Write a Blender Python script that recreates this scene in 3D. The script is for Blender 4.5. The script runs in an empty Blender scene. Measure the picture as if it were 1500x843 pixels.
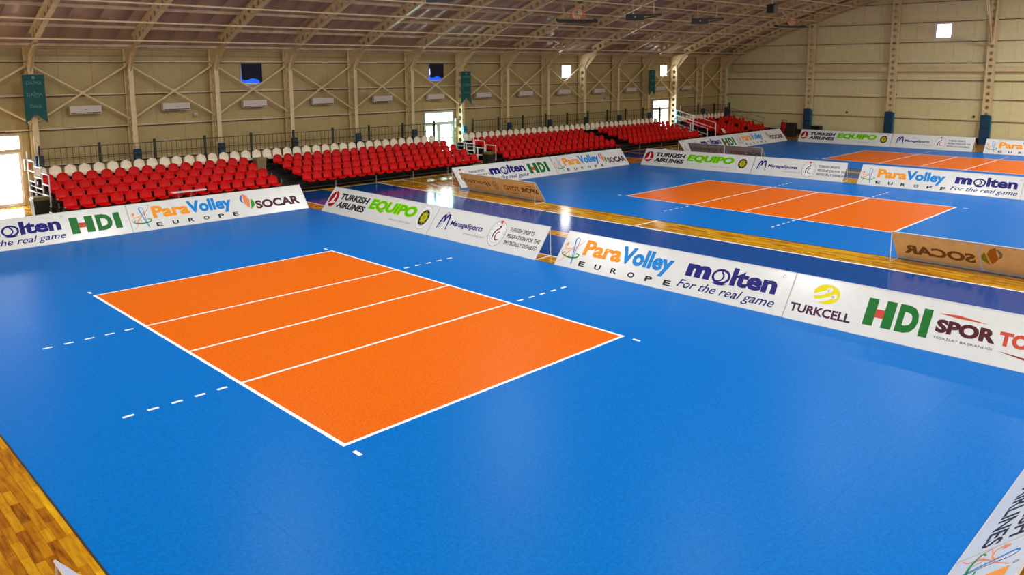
import bpy, math, random
from mathutils import Matrix, Vector
random.seed(7)
COL = bpy.context.scene.collection
SC = bpy.context.scene

# ------------------------------------------------------------------ camera
CAMP = (-5.3085, -8.5262, 4.9413)
YAW, PITCH, ROLL = math.radians(45.2207), math.radians(8.4278), math.radians(-0.2307)
fw = Vector((math.cos(YAW)*math.cos(PITCH), math.sin(YAW)*math.cos(PITCH), -math.sin(PITCH)))
rt = Vector((math.sin(YAW), -math.cos(YAW), 0)); up = rt.cross(fw)
r2 = math.cos(ROLL)*rt + math.sin(ROLL)*up
u2 = -math.sin(ROLL)*rt + math.cos(ROLL)*up
cd = bpy.data.cameras.new('camera'); cam = bpy.data.objects.new('camera', cd); COL.objects.link(cam)
cd.sensor_width = 36; cd.lens = 36*1155.136/1500; cd.shift_y = -0.1; cd.clip_end = 300; cd.clip_start = .05
m = Matrix((r2, u2, -fw)).transposed().to_4x4(); m.translation = CAMP
cam.matrix_world = m; SC.camera = cam
# ------------------------------------------------------------------ world, exposure
w = bpy.data.worlds.new('World'); SC.world = w; w.use_nodes = True
w.node_tree.nodes['Background'].inputs[0].default_value = (.75, .85, 1, 1)
w.node_tree.nodes['Background'].inputs[1].default_value = 1.0
SC.view_settings.view_transform = 'Standard'; SC.view_settings.look = 'None'
SC.view_settings.exposure = 0.0; SC.view_settings.gamma = 1
# ------------------------------------------------------------------ added fill lamps, unseen, high under the roof
LAMP_W = 415
def fill_lamp(x, y):
    ld = bpy.data.lights.new('fill_light', 'AREA'); ld.shape = 'DISK'; ld.size = .9
    ld.energy = LAMP_W*(1.9 if x > 40 else 1.25 if x > 30 else 1); ld.color = (1, .98, .94)
    z = ROOF(y) - 1.0
    o = bpy.data.objects.new('fill_light', ld); COL.objects.link(o); o.location = (x, y, z-.02)
    return z
def ROOF(y): return 11.64 - .00955*y*y

# ------------------------------------------------------------------ materials
def mat(name, col, rough=.5, metal=0, noise=0, nscale=8, bump=0, emit=0, spec=.5, coat=0, wear=None):
    M = bpy.data.materials.new(name); M.use_nodes = True
    nt = M.node_tree; b = nt.nodes['Principled BSDF']
    b.inputs['Base Color'].default_value = (*col, 1); b.inputs['Roughness'].default_value = rough
    b.inputs['Metallic'].default_value = metal; b.inputs['Specular IOR Level'].default_value = spec
    b.inputs['Coat Weight'].default_value = coat
    if noise or bump:
        tc = nt.nodes.new('ShaderNodeTexCoord'); n = nt.nodes.new('ShaderNodeTexNoise')
        n.inputs['Scale'].default_value = nscale; n.inputs['Detail'].default_value = 5
        nt.links.new(tc.outputs['Object'], n.inputs['Vector'])
        if noise:
            mr = nt.nodes.new('ShaderNodeMapRange'); mr.inputs[1].default_value = .3; mr.inputs[2].default_value = .7
            mr.inputs[3].default_value = 1-noise; mr.inputs[4].default_value = 1+noise
            nt.links.new(n.outputs[0], mr.inputs[0])
            v = nt.nodes.new('ShaderNodeVectorMath'); v.operation = 'SCALE'; v.inputs[0].default_value = col
            nt.links.new(mr.outputs[0], v.inputs['Scale']); nt.links.new(v.outputs[0], b.inputs['Base Color'])
        if bump:
            bp = nt.nodes.new('ShaderNodeBump'); bp.inputs['Strength'].default_value = bump
            bp.inputs['Distance'].default_value = .01
            nt.links.new(n.outputs[0], bp.inputs['Height']); nt.links.new(bp.outputs[0], b.inputs['Normal'])
    if emit:
        b.inputs['Emission Color'].default_value = (*col, 1); b.inputs['Emission Strength'].default_value = emit
    return M
def mat_mat(name, col, rough=.34):
    M = mat(name, col, rough, spec=.22); nt = M.node_tree; b = nt.nodes['Principled BSDF']; b.inputs['IOR'].default_value = 1.17
    g = nt.nodes.new('ShaderNodeNewGeometry')
    n = nt.nodes.new('ShaderNodeTexNoise'); n.inputs['Scale'].default_value = .35; n.inputs['Detail'].default_value = 6
    f = nt.nodes.new('ShaderNodeTexNoise'); f.inputs['Scale'].default_value = 26; f.inputs['Detail'].default_value = 3
    nt.links.new(g.outputs['Position'], n.inputs['Vector']); nt.links.new(g.outputs['Position'], f.inputs['Vector'])
    mr = nt.nodes.new('ShaderNodeMapRange'); mr.inputs[1].default_value = .35; mr.inputs[2].default_value = .65
    mr.inputs[3].default_value = rough-.01; mr.inputs[4].default_value = rough+.01
    nt.links.new(n.outputs[0], mr.inputs[0]); nt.links.new(mr.outputs[0], b.inputs['Roughness'])
    m2 = nt.nodes.new('ShaderNodeMapRange'); m2.inputs[1].default_value = .3; m2.inputs[2].default_value = .7
    m2.inputs[3].default_value = .86; m2.inputs[4].default_value = 1.12
    nt.links.new(f.outputs[0], m2.inputs[0])
    v = nt.nodes.new('ShaderNodeVectorMath'); v.operation = 'SCALE'; v.inputs[0].default_value = col
    nt.links.new(m2.outputs[0], v.inputs['Scale']); nt.links.new(v.outputs[0], b.inputs['Base Color'])
    bp = nt.nodes.new('ShaderNodeBump'); bp.inputs['Strength'].default_value = .12; bp.inputs['Distance'].default_value = .004
    nt.links.new(f.outputs[0], bp.inputs['Height']); nt.links.new(bp.outputs[0], b.inputs['Normal'])
    return M
WOODRAMP = [(0, (.1, .028, .002)), (.25, (.25, .08, .003)), (.5, (.37, .145, .005)), (.78, (.48, .225, .006)), (1, (.58, .31, .012))]
def wood(name, per_object):
    M = mat(name, (.5, .25, .05), .15, spec=.35); nt = M.node_tree; b = nt.nodes['Principled BSDF']
    N = nt.nodes.new; Lk = nt.links.new
    g = N('ShaderNodeNewGeometry'); ramp = N('ShaderNodeValToRGB')
    el = ramp.color_ramp.elements
    el[0].position, el[0].color = WOODRAMP[0][0], (*WOODRAMP[0][1], 1); el[1].position, el[1].color = 1, (*WOODRAMP[-1][1], 1)
    for p, c in WOODRAMP[1:-1]: e = el.new(p); e.color = (*c, 1)
    if not per_object:
        for e in el: e.color = (min(1, e.color[0]*1.3), min(1, e.color[1]*1.5), e.color[2]*1.2, 1)
    if per_object:
        oi = N('ShaderNodeObjectInfo'); base = oi.outputs['Random']
    else:
        sep = N('ShaderNodeSeparateXYZ'); Lk(g.outputs['Position'], sep.inputs[0])
        dx = N('ShaderNodeMath'); dx.operation = 'DIVIDE'; dx.inputs[1].default_value = .095; Lk(sep.outputs[0], dx.inputs[0])
        fx = N('ShaderNodeMath'); fx.operation = 'FLOOR'; Lk(dx.outputs[0], fx.inputs[0])
        wn = N('ShaderNodeTexWhiteNoise'); wn.noise_dimensions = '1D'; Lk(fx.outputs[0], wn.inputs['W'])
        ma = N('ShaderNodeMath'); ma.operation = 'MULTIPLY_ADD'; ma.inputs[1].default_value = 2.2; Lk(sep.outputs[1], ma.inputs[0]); Lk(wn.outputs[0], ma.inputs[2])
        fy = N('ShaderNodeMath'); fy.operation = 'FLOOR'; Lk(ma.outputs[0], fy.inputs[0])
        cb = N('ShaderNodeCombineXYZ'); Lk(fx.outputs[0], cb.inputs[0]); Lk(fy.outputs[0], cb.inputs[1])
        w2 = N('ShaderNodeTexWhiteNoise'); w2.noise_dimensions = '2D'; Lk(cb.outputs[0], w2.inputs['Vector'])
        base = w2.outputs[0]
    mp = N('ShaderNodeMapping'); mp.inputs['Scale'].default_value = (26, 3, 3); Lk(g.outputs['Position'], mp.inputs[0])
    n = N('ShaderNodeTexNoise'); n.inputs['Scale'].default_value = 1; n.inputs['Detail'].default_value = 6; Lk(mp.outputs[0], n.inputs['Vector'])
    mx = N('ShaderNodeMath'); mx.operation = 'MULTIPLY_ADD'; mx.inputs[1].default_value = .62; Lk(base, mx.inputs[0])
    sc = N('ShaderNodeMath'); sc.operation = 'MULTIPLY_ADD'; sc.inputs[1].default_value = 1.1; sc.inputs[2].default_value = -.32; Lk(n.outputs[0], sc.inputs[0])
    Lk(sc.outputs[0], mx.inputs[2]); Lk(mx.outputs[0], ramp.inputs[0]); Lk(ramp.outputs[0], b.inputs['Base Color'])
    return M
M = {}
M['wood'] = wood('varnished_wood', False); M['plank'] = wood('plank_wood', True)
M['subfloor'] = mat('subfloor', (.06, .03, .01), .8, noise=.2)
M['blue_paint'] = mat('dark_blue_floor_paint', (.0, .06, .27), .12, noise=.08, nscale=3, spec=.28)
M['blue_paint'].node_tree.nodes['Principled BSDF'].inputs['IOR'].default_value = 1.3
M['line'] = mat('white_line_paint', (.85, .87, .88), .35, noise=.05)
M['blue_mat'] = mat_mat('blue_court_mat', (.0, .138, .5)); M['orange_mat'] = mat_mat('orange_court_mat', (.66, .124, .005))
M['seam'] = mat('dark_joint', (.0, .04, .16), .9, noise=.1)
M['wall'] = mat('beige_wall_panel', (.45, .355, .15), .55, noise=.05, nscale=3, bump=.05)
M['wall_end'] = mat('end_wall_panel_lit_tone', (.76, .71, .4), .55, noise=.05, nscale=3, bump=.05)  # lighter than the other walls; stands in for stronger light there
M['roof'] = mat('roof_panel', (.47, .335, .26), .34, noise=.06, nscale=1.2)
M['steel'] = mat('cream_painted_steel', (.72, .59, .33), .38, noise=.1, nscale=5)
M['girt'] = mat('girt_paint', (.66, .52, .33), .4, noise=.15, nscale=4)
M['darkgap'] = mat('dark_gap', (.05, .035, .02), .9, noise=.1)
M['red'] = mat('red_seat_plastic', (.6, .003, .003), .32, noise=.1, nscale=10, spec=.15)
M['white_seat'] = mat('cream_seat_plastic', (.86, .78, .6), .35, noise=.08, nscale=10)
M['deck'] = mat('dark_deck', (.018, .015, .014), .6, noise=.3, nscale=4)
M['post'] = mat('galvanised_post', (.3, .3, .28), .4, .6, noise=.15)
M['black_rail'] = mat('black_green_rail', (.03, .032, .025), .45, noise=.15)
M['white_rail'] = mat('white_painted_tube', (.8, .8, .78), .35, noise=.06)
M['pad'] = mat('blue_vinyl_pad', (.003, .045, .12), .45, noise=.2, nscale=5, bump=.2)
M['teal_pad'] = mat('teal_vinyl_pad', (.0, .16, .24), .45, noise=.2, nscale=5, bump=.2)
M['board'] = mat('white_banner_sheet', (.7, .72, .69), .22, noise=.03, nscale=3, coat=.2)
M['board_back'] = mat('banner_reverse_floor_lit', (.82, .57, .27), .55, noise=.08, nscale=4)  # tan carries the wood floor's warm reflection in its colour
M['board_back_grey'] = mat('banner_reverse_grey', (.42, .36, .33), .55, noise=.08, nscale=4)
M['board_edge'] = mat('board_edge', (.6, .6, .6), .4, noise=.05)
M['sky_glass'] = mat('daylight_pane', (1, 1, 1), .3, noise=0, emit=12)
M['green_glass'] = mat('daylight_pane_green', (.7, 1, .93), .3, noise=0, emit=12)
M['door_frame'] = mat('beige_door_frame', (.6, .46, .28), .4, noise=.08)
M['door_frame_w'] = mat('pale_green_frame', (.52, .66, .56), .4, noise=.08)
M['win_frame'] = mat('window_frame', (.5, .47, .42), .4, noise=.05)
M['navy_cloth'] = mat('navy_cloth', (.004, .004, .03), .8, noise=.2)
M['blue_lit'] = mat('blue_translucent_sheet', (.01, .1, .8), .6, noise=.1, nscale=14)
M['blue_lit'].node_tree.nodes['Principled BSDF'].inputs['Emission Color'].default_value = (.01, .12, 1, 1)
M['blue_lit'].node_tree.nodes['Principled BSDF'].inputs['Emission Strength'].default_value = .8
M['ac'] = mat('white_unit_casing', (.62, .57, .5), .4, noise=.05)
M['teal'] = mat('teal_banner_cloth', (.0, .085, .08), .7, noise=.15, nscale=6)
M['teal_print'] = mat('pale_teal_print', (.09, .36, .33), .6, noise=.05)
M['bin'] = mat('black_bin', (.01, .014, .012), .4, noise=.2)
M['bin_tan'] = mat('tan_bin', (.26, .2, .09), .5, noise=.15)
M['olive'] = mat('olive_lid', (.13, .11, .015), .4, noise=.2)
M['black'] = mat('black', (.008, .008, .009), .4, noise=.1)
M['orange_rim'] = mat('orange_rim', (.75, .1, .02), .4, noise=.1)
M['net'] = mat('net_cord', (.95, .82, .62), .8, noise=.1)
M['lamp'] = mat('lamp_housing', (.3, .3, .3), .4, .5, noise=.1)
M['paper'] = mat('paper', (.8, .75, .7), .7, noise=.03)
for n_, c_ in dict(p_navy=(.005, .005, .16), p_black=(.012, .012, .014), p_orange=(.85, .3, .01), p_cyan=(.0, .22, .62), p_green=(.004, .15, .02),
                   p_red=(.55, .06, .03), p_lime=(.1, .52, .0), p_yellow=(.75, .68, .0), p_maroon=(.07, .008, .016), p_turkred=(.38, .004, .012),
                   p_purple=(.06, .008, .055), p_grey=(.22, .24, .25), p_white=(.78, .79, .78), p_salmon=(.75, .25, .12), p_blueleaf=(.07, .13, .5),
                   p_leaf=(.01, .28, .01), p_dkred=(.28, .02, .02), p_ylime=(.5, .75, .02), p_olive=(.33, .33, .01),
                   b_brown=(.2, .1, .03), b_orange=(.42, .15, .02), b_green=(.26, .25, .02), b_grey=(.22, .21, .17), b_olive=(.42, .26, .06), b_slate=(.14, .15, .16),
                   b_rust=(.3, .13, .09)).items():
    M[n_] = mat(n_, c_, .45, noise=.03, spec=.2)

# ------------------------------------------------------------------ helpers
class MB:
    def __init__(s): s.v = []; s.f = []; s.mi = []
    def add(s, vs, fs, mi=0):
        o = len(s.v); s.v += [tuple(p) for p in vs]; s.f += [tuple(o+i for i in f) for f in fs]; s.mi += [mi]*len(fs); return s
    def box(s, x0, x1, y0, y1, z0, z1, mi=0):
        return s.add([(x0, y0, z0), (x1, y0, z0), (x1, y1, z0), (x0, y1, z0), (x0, y0, z1), (x1, y0, z1), (x1, y1, z1), (x0, y1, z1)],
                     [(0, 3, 2, 1), (4, 5, 6, 7), (0, 1, 5, 4), (1, 2, 6, 5), (2, 3, 7, 6), (3, 0, 4, 7)], mi)
    def cbox(s, x0, x1, y0, y1, z0, z1, c=.01, mi=0):   # box with chamfered vertical and top edges
        xs = [(x0+c, y0), (x1-c, y0), (x1, y0+c), (x1, y1-c), (x1-c, y1), (x0+c, y1), (x0, y1-c), (x0, y0+c)]
        cx, cy = (x0+x1)/2, (y0+y1)/2
        V = [(x, y, z0) for x, y in xs] + [(x, y, z1-c) for x, y in xs]
        V += [(cx+(x-cx)*(1-2*c/(x1-x0)), cy+(y-cy)*(1-2*c/(y1-y0)), z1) for x, y in xs]
        F = [tuple(range(7, -1, -1)), tuple(range(16, 24))]
        for k in range(2):
            for i in range(8): F.append((k*8+i, k*8+(i+1) % 8, k*8+8+(i+1) % 8, k*8+8+i))
        return s.add(V, F, mi)
    def tube(s, a, b, r, n=8, mi=0, cap=True):
        a, b = Vector(a), Vector(b); d = (b-a)
        if d.length < 1e-6: return s
        d.normalize(); q = Vector((0, 0, 1)) if abs(d.z) < .9 else Vector((1, 0, 0))
        e = d.cross(q).normalized(); g = d.cross(e)
        V = [p + r*(math.cos(t)*e + math.sin(t)*g) for p in (a, b) for t in [2*math.pi*i/n + math.pi/n for i in range(n)]]
        F = [(i, (i+1) % n, n+(i+1) % n, n+i) for i in range(n)]
        if cap: F += [tuple(range(n-1, -1, -1)), tuple(range(n, 2*n))]
        return s.add(V, F, mi)
    def path(s, pts, r, n=8, mi=0):
        for a, b in zip(pts, pts[1:]): s.tube(a, b, r, n, mi)
        return s
    def bar(s, a, b, wv, tv, mi=0):     # rectangular bar from a to b, half-width vectors
        a, b, wv, tv = Vector(a), Vector(b), Vector(wv), Vector(tv)
        V = [p+sx*wv+sy*tv for p in (a, b) for sx, sy in ((-1, -1), (1, -1), (1, 1), (-1, 1))]
        return s.add(V, [(3, 2, 1, 0), (4, 5, 6, 7), (0, 1, 5, 4), (1, 2, 6, 5), (2, 3, 7, 6), (3, 0, 4, 7)], mi)
    def mesh(s, name, mats, smooth=False):
        me = bpy.data.meshes.new(name); me.from_pydata(s.v, [], s.f)
        for x in (mats if isinstance(mats, (list, tuple)) else [mats]): me.materials.append(x)
        if len(me.materials) > 1: me.polygons.foreach_set('material_index', s.mi)
        if smooth: me.polygons.foreach_set('use_smooth', [True]*len(me.polygons))
        me.update(); return me
def link(name, me, parent=None, loc=None):
    o = bpy.data.objects.new(name, me); COL.objects.link(o)
    if parent: o.parent = parent
    if loc is not None: o.location = loc
    return o
def part(name, mb, m, parent=None, smooth=False, loc=None): return link(name, mb.mesh(name, m, smooth), parent, loc)
def thing(name, label, cat, loc=(0, 0, 0), rz=0, group=None):
    o = bpy.data.objects.new(name, None); COL.objects.link(o); o.location = loc; o.rotation_euler = (0, 0, rz)
    o.empty_display_size = .2; return tag(o, label, cat, group)
def tag(o, label, cat, group=None):
    o['label'] = label; o['category'] = cat
    if group: o['group'] = group
    return o
def struct(o, label=None, cat=None):
    o['kind'] = 'structure'
    if label: o['label'] = label
    if cat: o['category'] = cat
    return o
def dup(src, loc, label, group=None):
    r = src.copy(); COL.objects.link(r); r.location = loc; r['label'] = label
    if group: r['group'] = group
    for ch in src.children:
        c = ch.copy(); COL.objects.link(c); c.parent = r
        for g in ch.children:
            d = g.copy(); COL.objects.link(d); d.parent = c
    return r
ORD = ['', 'first', 'second', 'third', 'fourth', 'fifth', 'sixth', 'seventh', 'eighth', 'ninth', 'tenth', 'eleventh', 'twelfth', 'thirteenth',
       'fourteenth', 'fifteenth', 'sixteenth', 'seventeenth', 'eighteenth', 'nineteenth', 'twentieth']
def od(n):
    if n <= 20: return ORD[n]
    t = {2: 'twenty', 3: 'thirty', 4: 'forty'}[n//10]
    return t+'-'+ORD[n % 10] if n % 10 else {2: 'twentieth', 3: 'thirtieth', 4: 'fortieth'}[n//10]

# ------------------------------------------------------------------ hall dimensions
X0, X1, YL, YR = -13.6, 52.0, 24.6, -24.6
BAY = 3.44; FR0 = 2.6
# ------------------------------------------------------------------ floor
PX0, PX1, PY0, PY1 = -5.2, -3.2, -2.6, 4.8     # region laid with individual planks
fl = MB()
for a, b_, c, d in ((X0, PX0, YR, YL), (PX1, X1, YR, YL), (PX0, PX1, YR, PY0), (PX0, PX1, PY1, YL)):
    fl.add([(a, c, 0), (b_, c, 0), (b_, d, 0), (a, d, 0)], [(0, 1, 2, 3)])
fl.add([(PX0, PY0, -.012), (PX1, PY0, -.012), (PX1, PY1, -.012), (PX0, PY1, -.012)], [(0, 1, 2, 3)], 1)
fl.box(X0, X1, YR, YL, -.3, -.02)
floor = struct(part('floor', fl, [M['wood'], M['subfloor']]))
def in_view(p):
    d = Vector(p)-Vector(CAMP); z = d.dot(fw)
    if z < .3: return False
    x = 750+1155.1*d.dot(r2)/z; y = 271.5-1155.1*d.dot(u2)/z
    return -40 < x < 1540 and -40 < y < 883
PW = .0952; rest = MB(); cache = {}
ncol = int(round((PX1-PX0)/PW)); nshown = 0
for i in range(ncol):
    y = PY0
    while y < PY1-1e-6:
        L = min(random.choice([.3, .38, .44, .5, .56]), PY1-y)
        if PY1-(y+L) < .12: L = PY1-y
        L = round(L, 3); cx, cy = PX0+(i+.5)*(PX1-PX0)/ncol, y+L/2
        h = (PX1-PX0)/ncol/2-.0009; l = L/2-.0009
        if nshown < 290 and in_view((cx, cy, 0)):
            if L not in cache:
                c = .0012; q = MB()
                q.add([(-h, -l, -.012), (h, -l, -.012), (h, l, -.012), (-h, l, -.012), (-h, -l, -c), (h, -l, -c), (h, l, -c), (-h, l, -c),
                       (-h+c, -l+c, 0), (h-c, -l+c, 0), (h-c, l-c, 0), (-h+c, l-c, 0)],
                      [(0, 3, 2, 1), (0, 1, 5, 4), (1, 2, 6, 5), (2, 3, 7, 6), (3, 0, 4, 7), (4, 5, 9, 8), (5, 6, 10, 9), (6, 7, 11, 10), (7, 4, 8, 11), (8, 9, 10, 11)])
                cache[L] = q.mesh('plank', M['plank'])
            link('plank', cache[L], floor, (cx, cy, random.uniform(-.0008, .0004))); nshown += 1
        else: rest.box(cx-h, cx+h, cy-l, cy+l, -.012, 0)
        y += L
o = part('planks', rest, M['wood'], floor); o['kind'] = 'stuff'
# painted bands and lines on the wood
def slab(name, x0, x1, y0, y1, z, m, parent=None): return part(name, MB().box(x0, x1, y0, y1, 0, z), m, parent)
for (x0, x1) in ((9.88, 11.85), (12.4, 14.58), (30.2, 32.05), (32.6, 33.56)):
    slab('painted_band', x0, x1, -20, 19.9, .0012, M['blue_paint'], floor)
for (x0, x1, y0, y1) in ((9.82, 9.88, -20, 19.95), (14.58, 14.66, -20, 19.95), (15.88, 15.92, 16.3, 19.95), (9.2, 14.58, 19.9, 19.96), (14.66, 28, 19.9, 19.96),
                         (14.66, 15.9, 6.08, 6.14), (30.15, 30.2, -20, 19.95), (28.5, 45, 19.9, 19.96)):
    slab('painted_line', x0, x1, y0, y1, .0016, M['line'], floor)

# ------------------------------------------------------------------ court mats
W_, L_ = 6.1, 10.0
def court(ox, oy, x0, x1, y0, y1, label, cross=-5.13):
    t = thing('court_mat', label, 'court mat', (ox, oy, 0), 0, 'volleyball court mats')
    H = .007; g = .0006
    xs = [0]
    while xs[0]-1.525 > x0-ox+.1: xs.insert(0, xs[0]-1.525)
    xs.insert(0, x0-ox)
    while xs[-1] < x1-ox-.3:
        nx = xs[-1]+1.525
        xs.append(nx if nx < x1-ox-.3 else x1-ox)
    part('mat_joint_tape', MB().box(x0-ox, x1-ox, y0-oy, y1-oy, .0002, .0022), M['seam'], t)
    lo, hi = y0-oy, y1-oy
    part('edge_tape', MB().box(x0-ox-.022, x0-ox, lo, hi, .0002, H).box(x1-ox, x1-ox+.02, lo, hi, .0002, H).box(x0-ox, x1-ox, hi, hi+.02, .0002, H), M['black'], t)
    for a, b_ in zip(xs, xs[1:]):
        ys = [lo, cross, hi]
        if a > -.01 and b_ < W_+.05: ys = [lo, cross, 0, 10, hi]
        for c, d in zip(ys, ys[1:]):
            om = (a > -.01 and b_ < W_+.05 and abs(c) < .01)
            part('mat_strip', MB().box(a+g, b_-g, c+g, d-g, .0005, H), M['orange_mat' if om else 'blue_mat'], t)
    def ln(x0, x1, y0, y1): part('court_line', MB().box(x0, x1, y0, y1, H-.0005, H+.0012), M['line'], t)
    ln(0, .06, 0, L_); ln(W_-.06, W_, 0, L_); ln(.06, W_-.06, 0, .06); ln(.06, W_-.06, L_-.06, L_)
    for y in (3.0, 5, 7.0): ln(.06, W_-.06, y-.03, y+.03)
    for s, xb in ((-1, 0), (1, W_)):
        for y in (3.0, 7.0):
            for k in range(5):
                a = xb+s*(.19+.35*k); b_ = a+s*.16; ln(min(a, b_), max(a, b_), y-.03, y+.03)
        for y in (-.36, 10.2):
            a, b_ = (0, .06) if s < 0 else (W_-.06, W_); ln(a, b_, y, y+.16)
    return t
court(0, 0, -3.11, 9.2, -6.5, 16.5, 'nearest blue volleyball court mat with an orange playing area and white lines')
court(19.18, -.1, 15.93, 28.55, -9.5, 16.1, 'middle blue and orange court mat beyond the dark blue floor band')
court(36.7, -.12, 33.6, 46.1, -9.5, 16.3, 'farthest blue and orange court mat by the end wall')

# ------------------------------------------------------------------ walls of recessed-joint panels
def wall(name, p0, p1, zf, pm='wall', pw=1.15, skip=()):
    # backing plane with upright panels standing proud of it; skip = (s0,s1,z0,z1) openings
    p0, p1 = Vector(p0), Vector(p1); L = (p1-p0).length; d = (p1-p0)/L; n = Vector((-d.y, d.x, 0))  # n points into the hall
    bk = MB(); N = max(1, int(L/2)); V = []; F = []
    for i in range(N+1):
        q = p0+d*L*i/N; V += [(q-n*.06)[:], ((q-n*.06)+Vector((0, 0, zf(q))))[:]]
    for i in range(N): F.append((2*i, 2*i+2, 2*i+3, 2*i+1))
    bk.add(V, F); w_ = struct(part(name, bk, M['darkgap']))
    k = int(L/pw)
    for i in range(k):
        s0, s1 = L*i/k+.003, L*(i+1)/k-.003; segs = [(s0, s1)]
        cuts = [c for c in skip if c[0] < s1 and c[1] > s0]
        mbx = MB()
        def blk(a, b_, z0, z1a, z1b):
            if b_-a < .004 or z1a-z0 < .004: return
            A, B = p0+d*a, p0+d*b_
            vs = [A-n*.05, B-n*.05, B, A]
            mbx.add([(v.x, v.y, z0) for v in vs]+[(vs[0].x, vs[0].y, z1a), (vs[1].x, vs[1].y, z1b), (vs[2].x, vs[2].y, z1b), (vs[3].x, vs[3].y, z1a)],
                    [(0, 3, 2, 1), (4, 5, 6, 7), (0, 1, 5, 4), (1, 2, 6, 5), (2, 3, 7, 6), (3, 0, 4, 7)])
        edges = sorted({s0, s1, *[min(max(c[0], s0), s1) for c in cuts], *[min(max(c[1], s0), s1) for c in cuts]})
        for a, b_ in zip(edges, edges[1:]):
            mid = (a+b_)/2; z = 0; za, zb = zf(p0+d*a), zf(p0+d*b_)
            for c in sorted([c for c in cuts if c[0] < mid < c[1]], key=lambda c: c[2]):
                if c[2] > z+.01: blk(a, b_, z, c[2], c[2])
                z = c[3]
            blk(a, b_, z, za, zb)
        if mbx.v: part('wall_panel', mbx, M[pm], w_)
    return w_
DOORS = [(.3, 2.15), (21.02, 22.88), (41.74, 43.6)]
WINS = [(10.87, 11.77), (21.38, 22.28), (31.95, 32.83), (42.6, 43.4)]
# left wall: runs from X1 to X0 so that its inside normal is -Y
skipL = [(X1-b_, X1-a, 0, 2.6) for a, b_ in DOORS]+[(X1-b_, X1-a, 4.3, 5.15) for a, b_ in WINS]
wall('wall_left', (X1, YL, 0), (X0, YL, 0), lambda q: ROOF(24.6), skip=skipL)
FILL_WINS = [(-9+10.3*i, -8+10.3*i) for i in range(6)]  # added windows in the unseen right wall, glowing to light the hall
wall('wall_right', (X0, YR, 0), (X1, YR, 0), lambda q: ROOF(24.6), skip=[(a-X0, b_-X0, 3.6, 5.2) for a, b_ in FILL_WINS])
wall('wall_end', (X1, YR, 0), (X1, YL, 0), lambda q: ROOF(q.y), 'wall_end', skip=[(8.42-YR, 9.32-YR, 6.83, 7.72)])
wall('wall_near', (X0, YL, 0), (X0, YR, 0), lambda q: ROOF(q.y), skip=[(YL-10, YL-6, 3, 5), (YL+4, YL+8, 3, 5)])
# ceiling
cb = MB(); NS = 40
def arc(x, dz=0): return [(x, YL+(YR-YL)*i/NS, ROOF(YL+(YR-YL)*i/NS)+dz) for i in range(NS+1)]
A, B = arc(X0-.1, .06), arc(X1+.1, .06)
cb.add(A+B, [(i, i+1, NS+2+i, NS+1+i) for i in range(NS)]); ceiling = struct(part('ceiling', cb, M['darkgap']))
npan = int((X1-X0)/1.0)
rp = MB(); wv = (X1-X0)/npan
a, b_ = arc(.004), arc(wv-.004); a2, b2 = arc(.004, .05), arc(wv-.004, .05); n1 = NS+1
rp.add(a+b_+a2+b2, [(n1+i, n1+i+1, i+1, i) for i in range(NS)]+[(i, i+1, 2*n1+i+1, 2*n1+i) for i in range(NS)]+[(n1+i+1, n1+i, 3*n1+i, 3*n1+i+1) for i in range(NS)])
rpm = rp.mesh('roof_panel', M['roof'], True)
for i in range(npan): link('roof_panel', rpm, ceiling, (X0+i*wv, 0, 0))

# girts, baseboards, end wall duct
nt_ = 0
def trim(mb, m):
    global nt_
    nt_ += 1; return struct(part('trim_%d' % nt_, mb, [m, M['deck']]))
for z in (1.42, 2.78, 4.03, 5.28):
    segs = [(X0, X1)]
    if z < 2.5:
        segs = [(X0, .2), (2.25, 20.92), (22.98, 41.64), (43.7, X1)]
    if z == 2.78: pass
    mb = MB()
    for a, b_ in segs: mb.box(a, b_, YL-.12, YL, z-.012, z+.02).box(a, b_, YL-.125, YL-.11, z-.035, z+.02).box(a, b_, YL-.1, YL, z-.06, z-.03, 1)  # dark strip below each girt painted as its shadow
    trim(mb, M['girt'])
mb = MB().box(X0, X1, YL-.06, YL, ROOF(24.6)-.12, ROOF(24.6)-.02); trim(mb, M['girt'])
for z in (1.5, 2.88, 4.07, 5.22, 6.6, 7.9, 9.2):
    yw = min(24.55, math.sqrt((11.64-z)/.00955))
    mb = MB().box(X1-.12, X1, -yw, yw, z-.01, z+.02).box(X1-.125, X1-.11, -yw, yw, z-.03, z+.02).box(X1-.09, X1, -yw, yw, z-.055, z-.03, 1); trim(mb, M['girt'])  # dark strip underneath stands in for the girt's shadow
mb = MB().box(X1-.3, X1-.06, -24.4, 24.0, 4.66, 4.92).box(X1-.32, X1-.3, -24.4, 24, 4.64, 4.68).box(X1-.32, X1-.3, -24.4, 24, 4.9, 4.94)
trim(mb, M['steel'])
bb = MB()
for a, b_ in ((X0, .2), (2.25, 20.92), (22.98, 41.64), (43.7, X1)): bb.box(a, b_, YL-.07, YL, 0, .32).box(a, b_, YL-.09, YL-.07, .28, .34)
struct(part('baseboard_left', bb, M['door_frame']))
struct(part('baseboard_end', MB().box(X1-.07, X1, -24.5, 24.5, 0, .2).box(X1-.1, X1-.07, -24.5, 24.5, .2, .34), [M['deck']]))

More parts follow.
